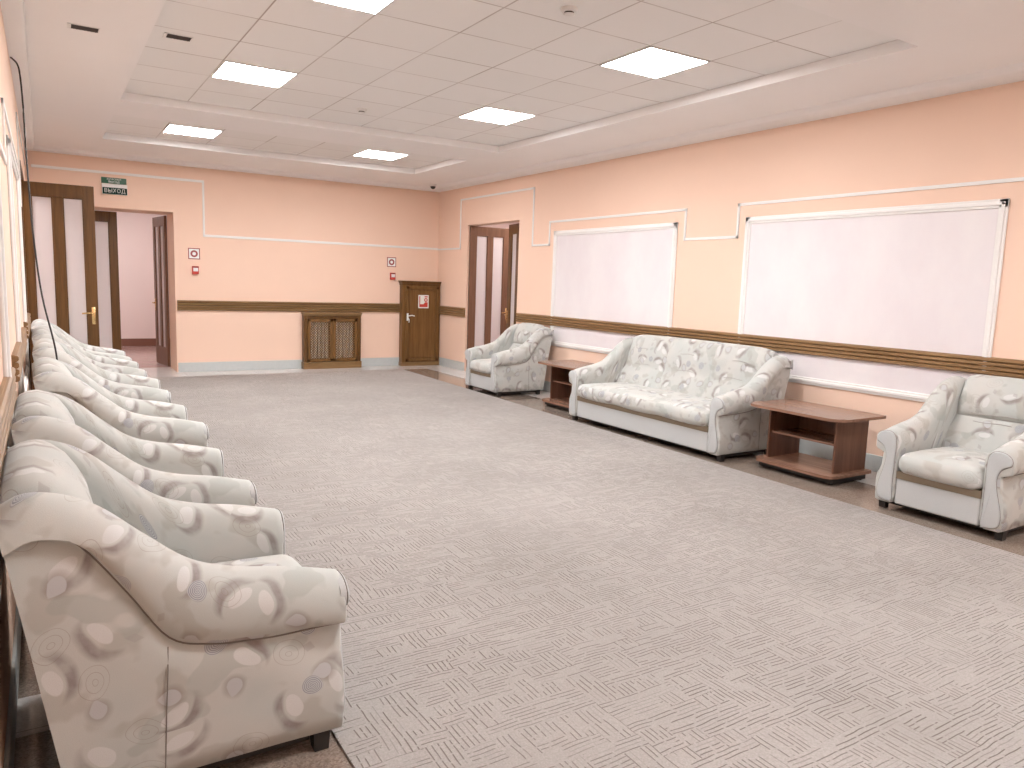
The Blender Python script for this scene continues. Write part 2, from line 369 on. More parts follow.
# fluted oak chair rail
def rail_profile(t=.035, z0=.938, z1=1.072, n=4):
    pts = [(0, z0)]; h = (z1-z0)/n
    for k in range(n):
        za = z0+k*h
        pts += [(t*.75, za+h*.04), (t, za+h*.25), (t, za+h*.72), (t*.72, za+h*.9), (t*.45, za+h*.94)]
    pts += [(t*.45, z1), (0, z1)]; return pts
def rail(name, where, a, b, mat, z0=.938, z1=1.072, t=.035):
    P = rail_profile(t, z0, z1); mb = MB()
    if where == 'right': mb.prism([(W-p, z) for p, z in P], 1, a, b)
    if where == 'left': mb.prism([(XL+p, z) for p, z in P], 1, a, b)
    if where == 'back': mb.prism([(D-p, z) for p, z in P], 0, a, b)
    struct(mb.build(name, mat))
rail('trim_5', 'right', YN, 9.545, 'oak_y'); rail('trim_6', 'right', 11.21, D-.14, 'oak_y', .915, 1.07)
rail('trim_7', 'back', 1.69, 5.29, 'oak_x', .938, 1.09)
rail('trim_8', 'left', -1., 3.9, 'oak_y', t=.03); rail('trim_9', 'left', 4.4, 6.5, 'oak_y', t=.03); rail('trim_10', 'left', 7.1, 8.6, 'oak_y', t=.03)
# thin white mouldings
def molding(name, wall, path, wd=.028, t=.012):
    mb = MB()
    for (a0, z0), (a1, z1) in zip(path, path[1:]):
        a, b = sorted((a0, a1)); c, d = sorted((z0, z1)); h = wd/2
        if wall == 'right': mb.bbox(W-t, W, a-h, b+h, c-h, d+h, .003)
        if wall == 'left': mb.bbox(XL, XL+t, a-h, b+h, c-h, d+h, .003)
        if wall == 'back': mb.bbox(a-h, b+h, D-t, D, c-h, d+h, .003)
    struct(mb.build(name, 'trim_white'))
molding('trim_11', 'right', [(D-.02, 2.06), (11.44, 2.06), (11.44, 2.862), (9.21, 2.862), (9.21, 2.055), (8.78, 2.055), (8.78, 2.365), (6.155, 2.365), (6.155, 2.045), (5.412, 2.045), (5.412, 2.365), (2.3, 2.365), (2.3, 2.045), (1.7, 2.045)])
molding('trim_12', 'back', [(-.067, 1.1), (-.067, 2.865), (2.09, 2.858), (2.09, 2.07), (W-.02, 2.062)][1:])
molding('trim_13', 'left', [(D-.1, 2.86), (8.3, 2.86), (8.3, 2.06), (7.6, 2.06), (7.6, 2.36), (4.9, 2.36), (4.9, 2.05), (4.1, 2.05), (4.1, 2.36), (1.2, 2.36)], .03, .012)
# framed plaster panels
def frame_box(mb, wall, a0, a1, z0, z1, wd, t):
    X = (W-t, W) if wall == 'right' else (XL, XL+t)
    for q in ((a0, a1, z1-wd, z1), (a0, a1, z0, z0+wd), (a0, a0+wd, z0, z1), (a1-wd, a1, z0, z1)):
        mb.bbox(*X, *q, .006)
    t2 = t*1.6; X = (W-t2, W) if wall == 'right' else (XL, XL+t2); k = wd*.3
    for q in ((a0+k, a1-k, z1-wd+k, z1-k), (a0+k, a1-k, z0+k, z0+wd-k), (a0+k, a0+wd-k, z0+k, z1-k), (a1-wd+k, a1-k, z0+k, z1-k)):
        mb.bbox(*X, *q, .005)
for i, (wall, a0, a1) in enumerate((('right', 2.87, 5.31), ('right', 6.27, 8.67), ('left', 1.6, 3.6), ('left', 5.2, 7.2))):
    mb = MB(); frame_box(mb, wall, a0, a1, .66, 2.236, .068, .016); fr = struct(mb.build('trim_%d' % (14+i*2), 'trim_white'))
    if wall == 'left': continue
    mb = MB(); X = (W-.004, W)
    mb.box(*X, a0+.03, a1-.03, .69, 2.2); struct(mb.build('trim_%d' % (15+i*2), 'panel_plaster'))
# rooms beyond the doorways
def room(tagname, x0, x1, y0, y1, h, open_side, wallmat, floormat, lamp):
    sides = {'left': (x0-.1, x0, y0, y1), 'right': (x1, x1+.1, y0, y1), 'back': (x0-.1, x1+.1, y1, y1+.1), 'front': (x0-.1, x1+.1, y0-.1, y0)}
    mb = MB()
    for k, b in sides.items():
        if k != open_side: mb.box(*b, 0, h)
    struct(mb.build('wall_'+tagname, wallmat))
    mb = MB(); mb.box(x0-.1, x1+.1, y0-.1, y1+.1, -.1, -.001); struct(mb.build('floor_'+tagname, floormat))
    mb = MB(); mb.box(x0-.1, x1+.1, y0-.1, y1+.1, h, h+.1); struct(mb.build('ceiling_'+tagname, 'ceiling_paint'))
    mb = MB()
    for k, b in sides.items():
        if k == open_side: continue
        if k == 'back': mb.bbox(x0, x1, y1-.015, y1, .0, .15, .003)
        if k == 'left': mb.bbox(x0, x0+.015, y0, y1-.02, .0, .15, .003)
        if k == 'right': mb.bbox(x1-.015, x1, y0, y1-.02, .0, .15, .003)
    struct(mb.build('baseboard_'+tagname, 'baseboard_brown'))
room('back_room', -1.2, 2.6, D+.7, 16.9, 3.0, 'front', 'pink_paint', 'pink_floor', 1)
room('right_room', W+.2, 8.4, 8.6, 12.8, 3.0, 'left', 'pink_paint', 'pink_floor', 1)
room('left_room', -2.2, XL-.2, 8.0, 11.0, 3.0, 'right', 'pink_paint', 'pink_floor', 1)
# ------------------------------------------------------------------ ceiling lights
def make_light():
    t = empty('ceiling_light')
    mb = MB(); s = .293
    for q in ((-s, s, s-.012, s), (-s, s, -s, -s+.012), (-s, -s+.012, -s, s), (s-.012, s, -s, s)): mb.bbox(*q, -.010, 0, .002)
    mb.build('frame', 'white_plastic', t)
    mb = MB(); k = s-.012; mb.box(-k, k, -k, k, -.006, 0); mb.build('diffuser', 'lamp_panel', t)
    return t
def dup(r, loc, rz=None, label=None):
    n = r.copy(); C.objects.link(n); n.location = loc
    if rz is not None: n.rotation_euler = (0, 0, rz)
    if label: n['label'] = label
    for ch in list(r.children):
        c = ch.copy(); C.objects.link(c); c.parent = n
        for g in list(ch.children):
            d = g.copy(); C.objects.link(d); d.parent = c
    return n
L0 = make_light(); gx = (1.593, 3.993)
spots = [((3.993, 4.5275), 'square LED ceiling panel nearest the big framed wall panel'),
         ((1.593, 4.5275), 'square LED ceiling panel cut by the top edge of the photo'),
         ((3.993, 6.8675), 'square LED ceiling panel in the right row, between the far and the nearest panel'),
         ((1.593, 6.8675), 'square LED ceiling panel behind the two black ceiling vents'),
         ((3.993, 10.0), 'far LED ceiling panel near the corner dome camera'),
         ((1.593, 10.0), 'far LED ceiling panel above the green exit signs'),
         ((3.993, 1.0), 'added LED ceiling panel behind the viewpoint, lighting the near end, right row'), ((1.593, 1.0), 'added LED ceiling panel behind the viewpoint, lighting the near end, left row'),  # unseen panels from here on, added to light the near end
         ((3.993, -1.0), 'rearmost added LED ceiling panel, unseen, right row')]
tag(L0, spots[0][1], 'ceiling light', 'square LED panels in the ceiling')
for i, (p, l) in enumerate(spots):
    if i == 0: L0.location = (*p, GZ)
    else: dup(L0, (*p, GZ), label=l)
for (x, y, z, l) in ((.9, 15.0, 3.0, 'unseen light panel added to brighten the pink room beyond the back doorway'), (7.4, 10.6, 3.0, 'unseen light panel added to brighten the room beyond the right doorway'), (-1.2, 9.4, 3.0, 'unseen light panel added in the passage beyond the left doorway')):  # panels added to brighten the adjoining rooms, all out of view
    t = empty('added_room_light', (x, y, z)); tag(t, l, 'ceiling light')
    mb = MB(); mb.box(-.3, .3, -.3, .3, -.03, -.02); mb.build('diffuser', 'pink_room_fill' if x > 0 and y > 13 else 'passage_fill', t)
    mb = MB(); mb.bbox(-.32, .32, -.32, .32, -.02, 0, .003); mb.build('housing', 'white_plastic', t)
# vents, detectors, dome camera
def vent(x, y, z, rz, label):
    t = empty('ceiling_vent', (x, y, z), rz); tag(t, label, 'vent', 'black slotted ceiling vents')
    mb = MB(); s, h = .095, .062
    for q in ((-s, s, h-.01, h), (-s, s, -h, -h+.01), (-s, -s+.022, -h, h), (s-.008, s, -h, h)): mb.bbox(*q, -.004, 0, .001)
    mb.build('frame', 'white_plastic', t)
    mb = MB(); mb.box(-s+.02, s-.006, -h+.008, h-.008, -.003, 0); mb.build('slot', 'dark_slot', t)
    mb = MB()
    for k in range(7): mb.box(-.062+k*.022, -.058+k*.022, -h+.01, h-.01, -.0045, -.003)
    mb.build('fin', 'dark_slot', t)
vent(.30, 6.08, SZ, 0, 'black slotted vent in the smooth plaster ceiling border at far left')
vent(.90, 6.17, GZ, 0, 'black slotted vent let into a ceiling tile, right of the other vent')
def detector(x, y, z, label, s=1.):
    t = empty('smoke_detector', (x, y, z)); tag(t, label, 'smoke detector', 'round white smoke detectors'); t.scale = (s, s, s)
    prof = [(.052, 0), (.052, -.012), (.046, -.02), (.036, -.024)]
    mb = MB(); mb.grid([[(q*math.cos(2*PI*j/24), q*math.sin(2*PI*j/24), z_) for j in range(24)] for q, z_ in prof], closed_v=True, cap0=True, cap1=True); mb.build('base', 'white_plastic', t, smooth=40)
    mb = MB(); mb.cyl(0, 0, -.034, -.024, .028, .03); mb.build('sensor_ring', 'dark_slot', t, smooth=40)
    mb = MB(); mb.grid([[(q*math.cos(2*PI*j/24), q*math.sin(2*PI*j/24), z_) for j in range(24)] for q, z_ in ((.036, -.034), (.032, -.042), (.015, -.047))], closed_v=True, cap0=True, cap1=True); mb.build('cap', 'white_plastic', t, smooth=40)
detector(2.82, 4.0, GZ, 'round white smoke detector on the tile nearest the top edge of the photo')
detector(2.79, 7.5, GZ, 'round white smoke detector farther back, between the left and right lights')
t = empty('dome_camera', (5.62, 11.72, SZ)); tag(t, 'small white dome camera with dark lens in the far ceiling corner', 'camera')
mb = MB(); mb.grid([[(q*math.cos(2*PI*j/24), q*math.sin(2*PI*j/24), z_) for j in range(24)] for q, z_ in ((.06, 0), (.06, -.025), (.052, -.04))], closed_v=True, cap0=True, cap1=True); mb.build('housing', 'white_plastic', t, smooth=40)
mb = MB(); mb.grid([[(.045*math.cos(a)*math.cos(2*PI*j/20), .045*math.cos(a)*math.sin(2*PI*j/20), -.04-.045*math.sin(a)) for j in range(20)] for a in (0, .3, .6, .9, 1.2, 1.45)], closed_v=True, cap0=True, cap1=True); mb.build('lens_dome', 'black_plastic', t, smooth=60)
# ------------------------------------------------------------------ doors
def leaf(parent_name, loc, rz, wdt, h, label, mat='door_wood', stiles=(.06, .10, .11), handle_side=1, bottom=.28, z0=.015, handle=True, cat='door leaf'):
    """door leaf hinged at the origin, running along local +x; two tall panes"""
    t = empty(parent_name, loc, rz); tag(t, label, cat)
    mb = MB(); th = .02; a, m_, b = stiles; pw = (wdt-a-m_-b)/2; ztop = h-.145
    for q in ((0, a, z0, h), (wdt-b, wdt, z0, h), (a+pw, a+pw+m_, z0+bottom, ztop), (a, wdt-b, ztop, h), (a, wdt-b, z0, z0+bottom)):
        mb.bbox(q[0], q[1], -th, th, q[2], q[3], .003)
    mb.build('door_frame', mat, t)
    for k in range(2):
        x0 = a if k == 0 else a+pw+m_
        mb = MB(); g = .012
        for q in ((x0, x0+g, z0+bottom, ztop), (x0+pw-g, x0+pw, z0+bottom, ztop), (x0, x0+pw, ztop-g, ztop), (x0, x0+pw, z0+bottom, z0+bottom+g)):
            mb.bbox(q[0], q[1], -.014, .014, q[2], q[3], .003)
        bd = mb.build('glazing_bead', mat, t)
        mb = MB(); mb.box(x0+g*.5, x0+pw-g*.5, -.003, .003, z0+bottom+.005, ztop-.005); mb.build('glass_pane', 'frosted_glass', t)
    if handle:
        for sgn in (-1, 1):
            mb = MB(); hx = wdt-.05
            mb.bbox(hx-.02, hx+.02, sgn*th, sgn*(th+.006), .87, 1.07, .003) if sgn > 0 else mb.bbox(hx-.02, hx+.02, -(th+.006), -th, .87, 1.07, .003)
            mb.tube([(hx, sgn*th, 1.0), (hx, sgn*(th+.05), 1.0)], .009)
            mb.tube([(hx, sgn*(th+.045), 1.0), (hx-.05, sgn*(th+.05), 1.003), (hx-.12, sgn*(th+.05), .997)], .009)
            mb.build('handle', 'brass', t, smooth=50)
    return t
leaf('door_leaf', (-.142, 10.03, 0), 0, .672, 2.44, 'open brown door leaf with two frosted panes beyond the left armchair row')
leaf('door_leaf', (.275, D+.66, 0), 0, .70, 2.37, 'closed brown door leaf with frosted panes in the back doorway, left half', stiles=(.1, .1, .11), handle=False)
leaf('door_leaf', (1.645, D+.68, 0), R(97), .70, 2.37, 'brown door leaf swung away into the pink room, at right of the back doorway', mat='door_wood_red', stiles=(.1, .1, .1))
leaf('door_leaf', (W+.03, 11.165, 0), 0, .79, 2.425, 'reddish brown door leaf with pink panes standing open in the right doorway', mat='door_wood_red', stiles=(.12, .10, .14))
leaf('door_leaf', (W+.17, 9.62, 0), R(78), .79, 2.425, 'dark brown door leaf ajar at the near side of the right doorway', stiles=(.11, .1, .14))
# door linings
mb = MB(); mb.bbox(XL-.2, XL+.012, 10.055, 10.10, 0, 2.50, .003); mb.bbox(XL-.2, XL+.012, 8.64, 8.685, 0, 2.50, .003); mb.bbox(XL-.2, XL+.012, 8.64, 10.10, 2.455, 2.50, .003)
struct(mb.build('door_3', 'door_wood'))
# ------------------------------------------------------------------ carpet
mb = MB(); P = [(.752, -1.6), (4.80, -1.6), (4.84, 2.0), (4.96, 6.6), (5.08, 11.0), (5.09, 11.72), (.80, 11.68), (.80, 5.), (.752, 3.2)]
mb.prism(P, 2, .002, .009); o = mb.build('carpet', 'carpet'); tag(o, 'large greyish beige woven carpet covering the middle of the floor', 'carpet')
# ------------------------------------------------------------------ radiator cabinet and hydrant cupboard on the back wall
def radiator_cabinet(loc, rz, wdt, h, dep, label):
    t = empty('radiator_cabinet', loc, rz); tag(t, label, 'cabinet')
    hw = wdt/2; mb = MB()     # local: x along the wall, -y toward the room
    mb.bbox(-hw, -hw+.055, -dep, 0, .11, h-.04, .004); mb.bbox(hw-.055, hw, -dep, 0, .11, h-.04, .004)
    mb.bbox(-hw+.05, hw-.05, -dep+.01, 0, h-.10, h-.04, .003); mb.build('carcass', 'door_wood', t)
    mb = MB(); mb.bbox(-hw-.012, hw+.012, -dep-.012, 0, .002, .112, .005); mb.build('plinth', 'oak_x', t)
    mb = MB(); mb.bbox(-hw-.015, hw+.015, -dep-.018, 0, h-.03, h, .005); mb.bbox(-hw-.005, hw+.005, -dep-.008, 0, h-.055, h-.03, .004); mb.build('cornice', 'oak_x', t)
    for s in (-1, 1):
        mb = MB(); mb.bbox(s*(hw-.028)-.018, s*(hw-.028)+.018, -dep-.008, -dep, .16, h-.13, .003); mb.build('pilaster', 'door_wood', t)
    iw = hw-.058
    for k in (0, 1):
        x0 = -iw+k*iw; x1 = x0+iw; z0, z1 = .118, h-.105; m_ = MB(); b = .05
        for q in ((x0+.002, x1-.002, z1-b, z1), (x0+.002, x1-.002, z0, z0+b), (x0+.002, x0+b, z0, z1), (x1-b, x1-.002, z0, z1)):
            m_.bbox(q[0], q[1], -dep+.002, -dep+.025, q[2], q[3], .004)
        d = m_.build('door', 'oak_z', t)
        l = MB(); a0, a1, c0, c1 = x0+b, x1-b, z0+b, z1-b; p = .042; nn = int(((a1-a0)+(c1-c0))/p)+1
        for sg in (1, -1):
            for i in range(1, nn):
                s_ = i*p; pts = []
                for (xx, zz) in ((0, s_), (s_, 0), (a1-a0, s_-(a1-a0)), (s_-(c1-c0), c1-c0)):
                    if -1e-6 <= xx <= a1-a0+1e-6 and -1e-6 <= zz <= c1-c0+1e-6: pts.append((xx, zz))
                if len(pts) < 2: continue
                (xa, za), (xb, zb) = min(pts), max(pts)
                if xb-xa < .004: continue
                A = Vector((a0+xa if sg > 0 else a1-xa, 0, c0+za)); B = Vector((a0+xb if sg > 0 else a1-xb, 0, c0+zb))
                n = (B-A).normalized().cross(Vector((0, 1, 0)))*.0045; yy = -dep+.008+(.004 if sg > 0 else 0)
                l.add([(q.x, y_, q.z) for y_ in (yy, yy+.004) for q in (A-n, A+n, B+n, B-n)], [(0, 1, 2, 3), (7, 6, 5, 4), (0, 4, 5, 1), (1, 5, 6, 2), (2, 6, 7, 3), (3, 7, 4, 0)])
        l.build('lattice', 'oak_z', d)
        l = MB()
        for q in range(5): l.bbox(a0+.01+q*(a1-a0-.02)/5, a0+.01+(q+.8)*(a1-a0-.02)/5, -.085, -.03, c0, c1, .006)
        if k == 0 or True: l.build('radiator', 'beige_metal', t)
    return t
radiator_cabinet((4.05, D-.001, 0), 0, .965, .93, .13, 'brown wooden radiator cabinet with two lattice doors under the back wall rail')
t = empty('hydrant_cupboard', (5.645, D-.002, 0)); tag(t, 'low brown wooden hydrant cupboard in the far right corner with a red and white sticker', 'cupboard')
dp = .13; h = 1.49; hw = .362
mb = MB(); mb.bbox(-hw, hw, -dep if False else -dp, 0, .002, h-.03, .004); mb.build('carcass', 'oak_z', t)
mb = MB(); mb.bbox(-hw-.03, hw+.006, -dp-.03, 0, h-.02, h, .004); mb.bbox(-hw-.018, hw+.004, -dp-.018, 0, h-.045, h-.02, .005); mb.bbox(-hw-.008, hw+.003, -dp-.008, 0, h-.075, h-.045, .004); mb.build('cornice', 'door_wood', t)
mb = MB(); mb.bbox(-hw-.008, hw+.003, -dp-.01, 0, .002, .07, .004); mb.build('plinth', 'oak_x', t)
mb = MB(); x0, x1, z0, z1 = -hw+.06, hw-.035, .085, h-.09; b = .055
mb.bbox(x0, x1, -dp-.006, -dp, z0, z1, .003)
for q in ((x0, x1, z1-b, z1), (x0, x1, z0, z0+b), (x0, x0+b, z0, z1), (x1-b, x1, z0, z1)): mb.bbox(q[0], q[1], -dp-.028, -dp-.006, q[2], q[3], .006)
d = mb.build('door', 'oak_z', t)
mb = MB(); mb.bbox(x0+b+.014, x1-b-.014, -dp-.0138, -dp-.006, z0+b+.014, z1-b-.014, .004); mb.build('door_panel', 'oak_z', d)
mb = MB(); mb.bbox(x0+.01, x0+.045, -dp-.032, -dp-.026, .80, .93, .003); mb.tube([(x0+.028, -dp-.03, .885), (x0+.028, -dp-.075, .885)], .009); mb.tube([(x0+.028, -dp-.07, .885), (x0+.09, -dp-.075, .895), (x0+.14, -dp-.07, .885)], .009)
mb.tube([(x0+.028, -dp-.034, .86), (x0+.05, -dp-.05, .82), (x0+.045, -dp-.05, .77)], .008); mb.build('handle', 'sign_white', d, smooth=50)
mb = MB(); sx, sz = .03, 1.135; mb.bbox(sx-.10, sx+.10, -dp-.0165, -dp-.014, sz-.115, sz+.115, .001); st = mb.build('sticker', 'sign_white', t)
mb = MB(); Y0, Y1 = -dp-.018, -dp-.0163; mb.prism([(sx-.08, sz-.095), (sx+.08, sz-.095), (sx+.08, sz-.01), (sx+.03, sz-.01), (sx+.0, sz-.045), (sx-.065, sz-.045), (sx-.065, sz+.095), (sx-.08, sz+.095)], 1, Y0, Y1); mb.box(sx+.02, sx+.08, Y0, Y1, sz+.075, sz+.095)
mb.grid([[(sx+.045+q*math.cos(2*PI*j/18), yy, sz+.03+q*math.sin(2*PI*j/18)) for j in range(18)] for q, yy in ((.034, Y1), (.034, Y0), (.016, Y0), (.016, Y1))], closed_v=True)
mb.build('red_mark', 'red_plastic', st); 
# ------------------------------------------------------------------ signs on the back wall
def text(body, size, loc, mat, parent, name='lettering', sx=1.0, ext=.0008):
    cu = bpy.data.curves.new(name, 'FONT'); cu.body = body; cu.size = size; cu.extrude = ext; cu.align_x = 'CENTER'; cu.align_y = 'CENTER'; cu.space_character = 1.08; cu.offset = 0
    tmp = bpy.data.objects.new('tmp', cu); C.objects.link(tmp); dg = bpy.context.evaluated_depsgraph_get()
    me = bpy.data.meshes.new_from_object(tmp.evaluated_get(dg)); bpy.data.objects.remove(tmp)
    me.materials.clear(); o = link(name, me, mat, parent); o.rotation_euler = (PI/2, 0, 0); o.location = loc; o.scale = (sx, 1, 1); return o
t = empty('exit_sign', (.91, D-.001, 2.617)); tag(t, 'white boxed exit sign with dark green ВЫХОД lettering panel over the back doorway', 'sign')
mb = MB(); mb.bbox(-.16, .16, -.045, 0, -.052, .092, .004); mb.build('housing', 'white_plastic', t)
mb = MB(); mb.box(-.153, .155, -.047, -.045, -.05, .04); pl = mb.build('panel', 'sign_dark_green', t)
text('ВЫХОД', .076, (0, -.0485, -.005), 'sign_white', pl, sx=.9)
t = empty('exit_plate', (.905, D-.001, 2.755)); tag(t, 'flat green plate with small pale lettering mounted above the boxed exit sign', 'sign')
mb = MB(); mb.bbox(-.158, .158, -.012, 0, -.04, .043, .002); pl = mb.build('plate', 'sign_green', t)
text('ЗАПАСНЫЙ', .03, (0, -.0135, .02), 'sign_white', pl); text('ВЫХОД', .036, (0, -.0135, -.016), 'sign_white', pl)
def fire_sign(x, z, label):
    t = empty('fire_alarm_sign', (x, D-.001, z)); tag(t, label, 'sign', 'fire alarm stickers')
    mb = MB(); mb.bbox(-.083, .083, -.003, 0, -.083, .083, .001); pl = mb.build('plate', 'brown_red', t)
    mb = MB(); mb.box(-.070, .070, -.0042, -.003, -.070, .070); mb.build('white_field', 'sign_white', pl)
    mb = MB(); mb.grid([[(q*math.cos(2*PI*j/32), yy, q*math.sin(2*PI*j/32)) for j in range(32)] for q, yy in ((.052, -.0042), (.052, -.0055), (.026, -.0055), (.026, -.0042))], closed_v=True); mb.build('ring', 'brown_red', pl)
fire_sign(1.944, 1.79, 'square white sticker with brown red ring, right of the back doorway')
fire_sign(5.126, 1.80, 'square white sticker with brown red ring, left above the hydrant cupboard')
def call_point(x, z, label):
    t = empty('fire_call_point', (x, D-.001, z)); tag(t, label, 'fire alarm button', 'red fire call points')
    mb = MB(); mb.bbox(-.046, .046, -.045, 0, -.06, .06, .006); b = mb.build('housing', 'red_plastic', t)
    mb = MB(); mb.bbox(-.034, .034, -.049, -.045, -.018, .035, .002); mb.build('window_plate', 'white_plastic', t)
    mb = MB(); mb.bbox(-.04, .04, -.047, -.045, .042, .052, .001); mb.build('dark_strip', 'dark_slot', t)
call_point(1.955, 1.545, 'small red fire call point under the sticker right of the back doorway')
call_point(5.14, 1.56, 'small red fire call point under the sticker beside the hydrant cupboard')
# ------------------------------------------------------------------ upholstered furniture
# local frame: x = 0 at the top of the back, x = .86 at the front; y across; built around y = 0
TX = [0, .06, .15, .23, .33, .44, .56, .72, .86]
TZ = [.895, .925, .91, .865, .775, .685, .640, .610, .575]
SX = [0, .09, .165, .265, .35, .46, .58, .72, .86]
SZm = [.872, .845, .785, .63, .49, .445, .43, .42, .41]
AT = .165
def arm_mesh(sgn, yin, off):
    """one arm with its rolled top; sgn = side, yin = distance of the inner face from the middle"""
    N = 46; P = []; seam = []
    for i in range(N+1):
        s = i/N; x_t = .86*s**.95; zt = catmull(TX, TZ, x_t); zs = catmull(SX, SZm, x_t)
        xb = .13+(.86-.13)*s
        fb = max(0, (s-.72)/.28); fb = fb*fb*(3-2*fb)
        ro = AT+.004; zr = zt-.085
        stem = .135*(1-fb)+.107*fb; bul = .14*(1-fb)+.148*fb; low = .135*(1-fb)+.140*fb
        sink = .02*(1-s)
        prof = [(.02, .07), (.0, .12), (0, .35), (.0-.0, min(.46, zt-.13)), (-.006, zt-.11), (-.004, zt-.07), (.010, zt-.036), (.035, zt-.012), (.07, zt), (.105, zt-.006), (.14, zt-.028), (.162, zt-.062), (ro, zt-.10),
                (ro-.002, (zt-.10)*.5+zs*.5), (ro-.014, zs+.018), (stem+.006, zs+.004), (stem, zs-.004), (stem+.004, zs-.03), (stem+.012*(1-fb)+.006*fb, zs-.09), (bul-.004, max(.2, zs*.6)), (bul, .2), (low+.004, .12), (low, .07), (low-.02, .06), (.03, .06)]
        row = []
        for (o_, z) in prof:
            k = max(0, min(1, (z-.06)/max(.1, zt-.06))); x = xb+(x_t-xb)*k
            row.append((x, sgn*(yin+o_), z))
        k = (zs-.06)/(zt-.06); seam.append((xb+(x_t-xb)*k, sgn*(yin+stem+.0045), zs))
        P.append(row)
    last = P[-1]; my = sum(p[1] for p in last)/len(last)
    for dx, k in ((.005, .004), (.008, .010)):
        P.append([(p[0]+dx, p[1]+(k if p[1] < my else -k), p[2]+(k if p[2] < .1 else (-k if p[2] > .5 else 0))) for p in last])
    mb = MB(); mb.grid(P, closed_v=True, cap0=True, cap1=True)
    me = mb.mesh('arm', 75)
    l = me.uv_layers.new(name='UVMap')
    nv = len(P[0])
    # unrolled uv: length along the arm by height / girth
    g = [[0]*nv for _ in P]; 
    for i, row in enumerate(P):
        acc = 0
        for j in range(nv-1, -1, -1):
            if j < nv-1: acc += (Vector(row[j])-Vector(row[j+1])).length
            g[i][j] = acc
    arc = [0.]
    for i in range(1, len(P)): arc.append(arc[-1]+(Vector(P[i][8])-Vector(P[i-1][8])).length)
    for p in me.polygons:
        flat = abs(p.normal.x) > .9
        js = [me.loops[li].vertex_index % nv for li in p.loop_indices]
        wrap = (0 in js and nv-1 in js)
        for li in p.loop_indices:
            vi = me.loops[li].vertex_index; i, j = divmod(vi, nv); c = me.vertices[vi].co
            if wrap or flat: l.data[li].uv = (c.y+off, c.z+off*1.3)
            elif max(js) <= 14: l.data[li].uv = (arc[i]+off+5, g[i][j]+off*1.3)
            else: l.data[li].uv = (c.x+off, c.z+off*1.3)
    return me, seam
def scroll_outline():
    K = [(.0, .065), (.002, .20), (.0, .36), (.0, .49), (.012, .545), (.045, .578), (.09, .584), (.135, .573), (.168, .545), (.178, .51), (.168, .478), (.143, .462), (.117, .445), (.102, .415), (.098, .375), (.106, .32), (.122, .26), (.137, .20), (.143, .145), (.135, .095), (.105, .066), (.05, .055)]
    out = []; n = len(K)
    for i in range(n):
        p0, p1, p2, p3 = (Vector(K[(i+q) % n]) for q in (-1, 0, 1, 2))
        for u in (0, .33, .67):
            out.append(.5*((2*p1)+(p2-p0)*u+(2*p0-5*p1+4*p2-p3)*u*u+(3*p1-p0-3*p2+p3)*u**3))
    return out
OUT = scroll_outline(); CEN = Vector((.085, .30))
def inset(pts, d):
    n = len(pts); r = []
    for i in range(n):
        t = (pts[(i+1) % n]-pts[i-1]).normalized(); nn = Vector((t.y, -t.x)); r.append((pts[i]+nn*d))
    return r
_area = sum(OUT[i-1].x*OUT[i].y-OUT[i].x*OUT[i-1].y for i in range(len(OUT)))
SG = 1 if _area < 0 else -1      # direction that points inside
def arm_front_mesh(sgn, yin):
    mb = MB(); rings = []
    for d, x in ((.017, .850), (.017, .868), (.018, .873), (.020, .876), (.023, .878), (.026, .8785)):
        q = inset(OUT, SG*d); rings.append([(x, sgn*(yin+p.x), p.y) for p in q])
    mb.grid(rings, closed_v=True, cap0=True, cap1=True)
    me = mb.mesh('arm_front', 50)
    q = inset(OUT, SG*.0165); tp = [(.8705, sgn*(yin+p.x), p.y) for p in q]
    return me, tp
